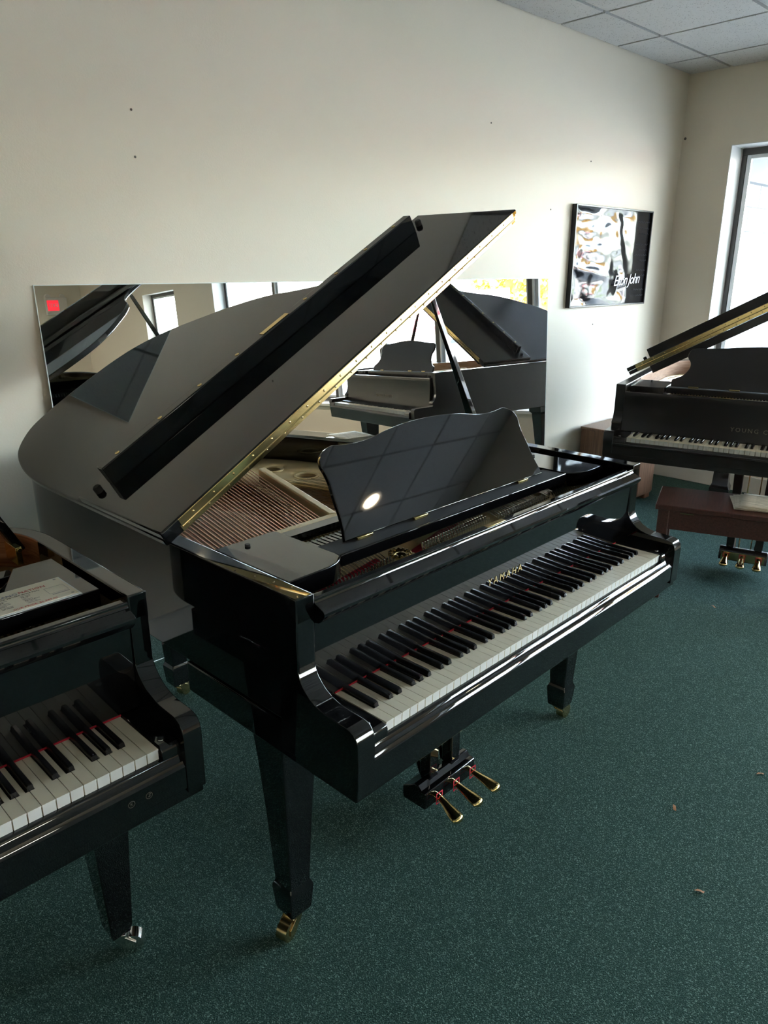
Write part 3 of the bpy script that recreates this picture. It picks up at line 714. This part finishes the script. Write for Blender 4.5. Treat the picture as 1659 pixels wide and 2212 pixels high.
# ------------------------------------------------------------------ leaning mirror
mw, mh = 3.03, 1.524
mt = thing('wall_mirror', 'wide frameless mirror sheet leaning against the cream wall behind the open piano', 'mirror', (0.097, 1.775, 0.0), 0)
lean = math.atan(0.0525)
mt.rotation_euler = (-lean, 0, -0.0075)
part('mirror_glass', box(0.003, mw-0.003, -0.0005, 0.004, 0.003, mh-0.003), mirror_m, mt)
part('ground_edge', join(box(0, 0.003, -0.0008, 0.005, 0, mh), box(mw-0.003, mw, -0.0008, 0.005, 0, mh), box(0.003, mw-0.003, -0.0008, 0.005, 0, 0.003), box(0.003, mw-0.003, -0.0008, 0.005, mh-0.003, mh)), mirror_edge, mt)

# ------------------------------------------------------------------ framed poster with a buckled glossy sheet
px0, px1, pz0, pz1 = 3.365, 4.335, 1.336, 1.955
po = thing('framed_poster', 'black framed poster with a buckled shiny sheet and white signature on the cream wall', 'poster', ((px0+px1)/2, YW, pz0))
pw, ph = px1-px0, pz1-pz0
part('frame', join(box(-pw/2, -pw/2+.012, -.034, -.001, 0, ph), box(pw/2-.012, pw/2, -.034, -.001, 0, ph), box(-pw/2+.012, pw/2-.012, -.034, -.001, 0, .010), box(-pw/2+.012, pw/2-.012, -.034, -.001, ph-.010, ph)), frame_blk, po, 0.0015)
part('backing', box(-pw/2+.012, pw/2-.012, -.008, -.002, .010, ph-.010), frame_blk, po)
from mathutils import noise as mnoise
nx, nz = 120, 84
def wrinkle(u, v):
    e_ = min(u, 1-u, v, 1-v); env = min(1, e_/.07)
    right = max(0.0, min(1, (.80-u)/.18))
    low = mnoise.noise((u*2.4+1.3, v*1.9, .3))*.020+mnoise.noise((u*5+v*2.4, v*6-u*2, 4.1))*.0075+mnoise.noise((u*13, v*11, 8.1))*.0020
    edge = math.exp(-u/.10)*math.sin(v*34)*.0028
    fold = math.exp(-((v-.30+.18*(u-.5))/.05)**2)*.008+math.exp(-((u-.62+.25*(v-.6))/.05)**2)*.005
    return env*(right*(low+fold)+edge+mnoise.noise((u*3, v*3, 2.2))*.0012)
V = []; F = []
for j in range(nz+1):
    for i in range(nx+1):
        u, v = i/nx, j/nz
        V.append((-pw/2+.012+u*(pw-.024), -.019-wrinkle(u, v), .010+v*(ph-.020)))
for j in range(nz):
    for i in range(nx):
        a = j*(nx+1)+i; F.append((a, a+1, a+nx+2, a+nx+1))
ps = part('poster_sheet', (V, F), posterm, po, angle=180)
part('signature', xf(text_geo('Elton John', .098, .0006, shear=.32, space=.86), plane_M((.205, -.0330, .165), (1, 0, .05), (0, 0, 1))), postink, ps)
for k, (w_, z_) in enumerate(((.20, .545), (.17, .505), (.12, .47), (.19, .40), (.13, .365), (.18, .33), (.10, .295), (.14, .23), (.11, .195), (.15, .10), (.12, .06))):
    pts = [(pw/2-.022-w_+i*.0045, -.0290, z_+.004*math.sin(i*1.9+k)+.003*math.sin(i*.83+2*k)) for i in range(int(w_/.0045))]
    part('faint_script', tube(pts, .0007, 4), greyink, ps)

# ------------------------------------------------------------------ walnut cabinet in the corner
cb = thing('wood_cabinet', 'low walnut cabinet standing against the cream wall beside the satin piano', 'cabinet', (3.86, 1.66, 0))
part('body', box(-.225, .235, -.17, .165, .035, .515), walnut, cb, 0.003)
part('top', box(-.235, .240, -.175, .168, .515, .535), walnut, cb, 0.004)
part('plinth', join(box(-.215, -.14, -.165, -.10, 0, .035), box(.15, .225, -.165, -.10, 0, .035), box(-.215, -.14, .09, .155, 0, .035), box(.15, .225, .09, .155, 0, .035)), walnut, cb, 0.003)
part('door', box(-.21, .003, -.182, -.171, .05, .505), walnut, cb, 0.002)
part('door', box(.007, .22, -.182, -.171, .05, .505), walnut, cb, 0.002)

# ------------------------------------------------------------------ bench and the papers on it
ba = math.atan2(-.45, .18)
bn = thing('piano_bench', 'mahogany piano bench with a slab top before the satin piano', 'bench', (2.445, .665, 0), ba)
bw, bd, bh = .78, .355, .492
part('seat', box(0, bw, 0, bd, bh-.026, bh), bench_m, bn, 0.004)
part('apron', join(box(.03, bw-.03, .022, .040, bh-.125, bh-.026), box(.03, bw-.03, bd-.040, bd-.022, bh-.125, bh-.026), box(.022, .040, .04, bd-.04, bh-.125, bh-.026), box(bw-.040, bw-.022, .04, bd-.04, bh-.125, bh-.026)), bench_m, bn, 0.002)
for x_, y_ in ((.014, .014), (bw-.066, .014), (.014, bd-.066), (bw-.066, bd-.066)):
    part('leg', join(box(x_, x_+.052, y_, y_+.052, 0.0, bh-.026)), bench_m, bn, 0.004)
part('lid_slot', box(.115, .175, .0205, .0225, bh-.040, bh-.036), agedbrass, bn)
for k in range(5):
    g = []; nx2, ny2 = 10, 8
    V = []; F = []
    w2, d2 = .42-.004*k, .24
    for j in range(ny2+1):
        for i in range(nx2+1):
            u, v = i/nx2, j/ny2
            V.append((u*w2, v*d2, bh+.0010+k*.0046+.0008*math.sin(u*9+v*4)+.003*math.exp(-u*7)*(1+math.sin(v*5))*.5))
    for j in range(ny2):
        for i in range(nx2):
            a = j*(nx2+1)+i; F.append((a, a+1, a+nx2+2, a+nx2+1))
    M = Matrix.Translation((2.445, .665, 0)) @ Matrix.Rotation(ba, 4, 'Z') @ Matrix.Translation((.345+.006*k, .060+.006*math.sin(k*2.1), 0)) @ Matrix.Rotation(R(5-2.4*k), 4, 'Z')
    o = part('sheet_music', (V, F), sheet, None)
    o.matrix_world = M; so = o.modifiers.new('solid', 'SOLIDIFY'); so.thickness = .0026; so.offset = 1
    tag(o, ['bottom yellowed folio of the paper pile on the mahogany bench', 'second yellowed folio from the bottom of the bench paper pile', 'middle yellowed folio of the paper pile on the mahogany bench', 'second folio from the top of the bench paper pile', 'topmost printed folio of the paper pile on the mahogany bench'][k], 'sheet music', 'papers piled on the bench')
    if k == 4:
        for r_ in range(9):
            part('print_line', box(.06, .36-.03*(r_ % 3), .030+r_*.021, .0315+r_*.021, bh+.0010+k*.0046+.0046, bh+.0010+k*.0046+.0050), inkgrey, o)

# ------------------------------------------------------------------ price card on the left-hand piano
cz = .9750
card = thing('price_card', 'cream printed price card lying on the music shelf of the black piano', 'card', (-1.582, .188, 0), .033)
ca_ = part('card', box(1.020, 1.214, .2435, .3475, cz, cz+.0012), paperm, card, 0.0003)
part('clear_sleeve', box(1.012, 1.217, .2365, .3500, cz-.0004, cz+.0002), clear, card)
def ctext(s_, size, x_, y_, m_, align='LEFT', space=1.0):
    part('card_print', xf(text_geo(s_, size, .0003, align, 0, space), plane_M((x_, y_, cz+.0014), (1, 0, 0), (0, 1, 0))), m_, card)
ctext('PIANO', .0135, 1.1255, .3195, inkblue, 'RIGHT', 1.0); ctext('NATION', .0132, 1.1275, .3210, inkred, 'LEFT', 1.0)
ctext('SAMICK SG-140A Grand Piano', .0062, 1.120, .3095, inkblack, 'CENTER', 1.1)
for k, (a_, b_) in enumerate(((0, .018), ('MODEL', 'SG-140A'), (0, .010), (0, .016), ('FINISH', 'Polished Ebony'), (0, .020), ('LIST PRICE', .024))):
    y_ = .3010-k*.0062
    for v_, x_ in ((a_, 1.078), (b_, 1.124)):
        if isinstance(v_, str): ctext(v_, .0044, x_, y_, inkblack)
        else: part('card_rule', box(x_, x_+(v_ or .022), y_-.0009, y_+.0009, cz+.0012, cz+.0015), inkgrey, card)   # print too small to read
ctext('OUR PRICE: $6,589.00', .0082, 1.134, .2505, inkred, 'CENTER', 1.05)
for g in (box(1.170, 1.207, .2745, .2752, cz+.0012, cz+.0015), box(1.170, 1.207, .3055, .3062, cz+.0012, cz+.0015), box(1.170, 1.1707, .2745, .3062, cz+.0012, cz+.0015), box(1.2063, 1.207, .2745, .3062, cz+.0012, cz+.0015), box(1.173, 1.206, .2670, .2705, cz+.0012, cz+.0015)):
    part('card_rule', g, inkgrey, card)
for x_, y_ in ((1.205, .340), (1.205, .252)): part('card_rule', cyl((x_, y_, cz+.0012), .003, .0003, 12), inkgrey, card)
# two round maker's marks on the key slip of that piano
for k, x_ in enumerate((1.150, 1.184)):
    g = [lathe([(.0066, 0), (.0066, .0003), (.0058, .0003), (.0058, 0)], 22, False)]
    g.append(xf(text_geo('K' if k == 0 else 'Z', .0085, .0004, 'CENTER', 0 if k == 0 else .3), Matrix.Identity(4)))
    part('round_mark', xf(join(*g), plane_M((x_, -.0217, .668), (1, 0, 0), (0, 0, 1))), dimgold, pl)

# scraps on the carpet
flake = mesh('dry_scrap', ([(0, 0, 0), (.018, .004, .004), (.026, .013, .002), (.010, .012, .006), (.002, .009, .001)], [(0, 1, 3, 4), (1, 2, 3)]), debris)
for k, (x_, y_, r_, lb) in enumerate(((1.07, -.165, .3, 'tiny tan scrap on the carpet nearest the brass pedals'), (.83, -.36, 1.8, 'tiny thin scrap on open green carpet farthest from the pianos'), (2.58, .36, .9, 'small brown scrap on the carpet by the bench leg'), (1.45, -.28, 2.2, 'tiny pale scrap on open green carpet'))):
    o = obj('dry_scrap', flake, None, (x_, y_, .0005), (0, 0, r_)); tag(o, lb, 'scrap', 'scraps on the carpet')

# ------------------------------------------------------------------ exit sign on the far wall
ex = thing('exit_sign', 'white emergency light box with red exit sign on the far wall', 'exit sign', (4.22, YB, 1.98))
part('housing', box(-.19, .19, 0, .075, 0, .30), plastic, ex, 0.01)
part('exit_panel', box(-.17, .03, .075, .079, .07, .25), exitred, ex)
part('exit_lettering', xf(text_geo('EXIT', .085, .001), plane_M((-.07, .0795, .16), (-1, 0, 0), (0, 0, 1))), signwhite, ex)
for s_ in (-.13, .13): part('lamp_head', xf(lathe([(.045, 0), (.055, .03), (.05, .05)], 18), plane_M((s_, .05, .31), (1, 0, 0), (0, 0, 1))), plastic, ex)

# ------------------------------------------------------------------ outside
struct('ground', box(XW+T, 60, -60, 40, -0.17, -0.12), asphalt)
struct('trim_5', box(XW+T, 7.3, -12, 1.9, -0.12, -0.02), concrete, label='pale concrete walk outside the shop windows')
struct('trim_6', box(XW+T, 7.3, -12, 2.1, 2.62, 2.95), soffit, label='grey canopy soffit over the walk')
struct('trim_7', box(XW+T, 9.0, 1.82, 1.90, 2.26, 2.62), soffit, label='grey beam over the block wall')
bwall = struct('wall_side', box(XW+T, 9.0, 1.912, 2.1, -0.12, 2.26), mortar, label='painted concrete block wing wall outside the window')
blk_me = mesh('block', box(.004, .396, -.016, .004, .004, .196), blockm); hb_me = mesh('block', box(.004, .196, -.016, .004, .004, .196), blockm)
for r_ in range(12):
    x_ = XW+T
    if r_ % 2: obj('block', hb_me, bwall, (x_, 1.912, -.12+r_*.2), None, 0.004); x_ += .2
    for k in range(6): obj('block', blk_me, bwall, (x_+k*.4, 1.912, -.12+r_*.2), None, 0.004)
struct('lawn', box(20, 23.5, -60, 20, -0.12, -0.05), grass_m)
def tree(x, y, h, r, lb):
    t = thing('tree', lb, 'tree', (x, y, -.1), 0, 'yellow autumn trees across the lot')
    part('trunk', tube([(0, 0, 0), (.05, .02, h*.4), (.0, 0, h*.75)], [.16, .12, .06], 8), bark, t)
    rnd = random.Random(int(x*10+y)); V = []; F = []
    for k in range(900):
        a, b_ = rnd.uniform(0, 6.283), math.acos(rnd.uniform(-1, 1)); q = r*(rnd.random()**.4)
        p = Vector((q*math.sin(b_)*math.cos(a), q*math.sin(b_)*math.sin(a), h*.62+q*1.15*math.cos(b_)))
        s = rnd.uniform(.12, .26); d = Vector((rnd.uniform(-1, 1), rnd.uniform(-1, 1), rnd.uniform(-1, 1))).normalized(); e_ = d.orthogonal().normalized()
        i = len(V); V += [tuple(p-d*s), tuple(p+e_*s*.7), tuple(p+d*s), tuple(p-e_*s*.7)]; F.append((i, i+1, i+2, i+3))
    o = part('foliage', (V, F), leafy, t, angle=180); o['kind'] = 'stuff'
for x, y, h, r, lb in ((26, -15.2, 5.4, 1.7, 'broad yellow autumn tree beyond the grass strip'), (29, -20.0, 4.2, 1.0, 'small yellow tree beside the road sign'), (34, -19.6, 5.4, 1.6, 'tall yellow tree farthest beyond the grass strip')): tree(x, y, h, r, lb)
# roadside sign
sg = thing('road_sign', 'white roadside sign board with a red band lettered pianos', 'sign', (16.0, -10.9, -.12), R(-134))
part('board', box(-1.9, 1.9, -.05, .05, 1.0, 2.35), signwhite, sg, 0.01)
part('red_band', box(-1.9, 1.9, -.07, -.05, 1.28, 1.76), signred, sg)
part('lower_band', box(-1.9, 1.9, -.065, -.05, 1.02, 1.22), signcream, sg)
part('sign_lettering', xf(text_geo('PIANOS', .50, .01, 'CENTER', 0, 1.15), plane_M((0, -.076, 1.52), (1, 0, 0), (0, 0, 1))), signwhite, sg)
for s_ in (-1.5, 1.5): part('post', box(s_-.05, s_+.05, -.045, .045, 0, 1.0), alu, sg)
# parked car
def car(x, y, rz_, m_, lb):
    t = thing('parked_car', lb, 'car', (x, y, -.12), rz_)
    side = [(-2.2, .30), (-2.2, .75), (-2.0, .92), (-1.25, 1.0), (-.75, 1.42), (.85, 1.45), (1.55, 1.05), (2.2, .95), (2.25, .55), (2.2, .30)]
    part('body', prism(side, -.86, .86, lambda u, v, w_: (u, -w_, v)), m_, t, 0.06, 3)
    part('side_glass', prism([(-1.05, 1.02), (-.68, 1.36), (.80, 1.39), (1.30, 1.06)], -.875, .875, lambda u, v, w_: (u, -w_, v)), carglass, t)
    for wx in (-1.4, 1.4):
        for wy in (-.78, .78):
            part('wheel', xf(lathe([(.2, -.1), (.32, -.09), (.33, 0), (.32, .09), (.2, .1)], 20), plane_M((wx, wy, .33), (1, 0, 0), (0, 0, 1))), rubber, t)
car(12.5, -5.8, R(80), carwhite, 'white parked car outside the shop window')
car(15.2, -14.5, R(85), carwhite, 'white parked car beside the roadside sign')
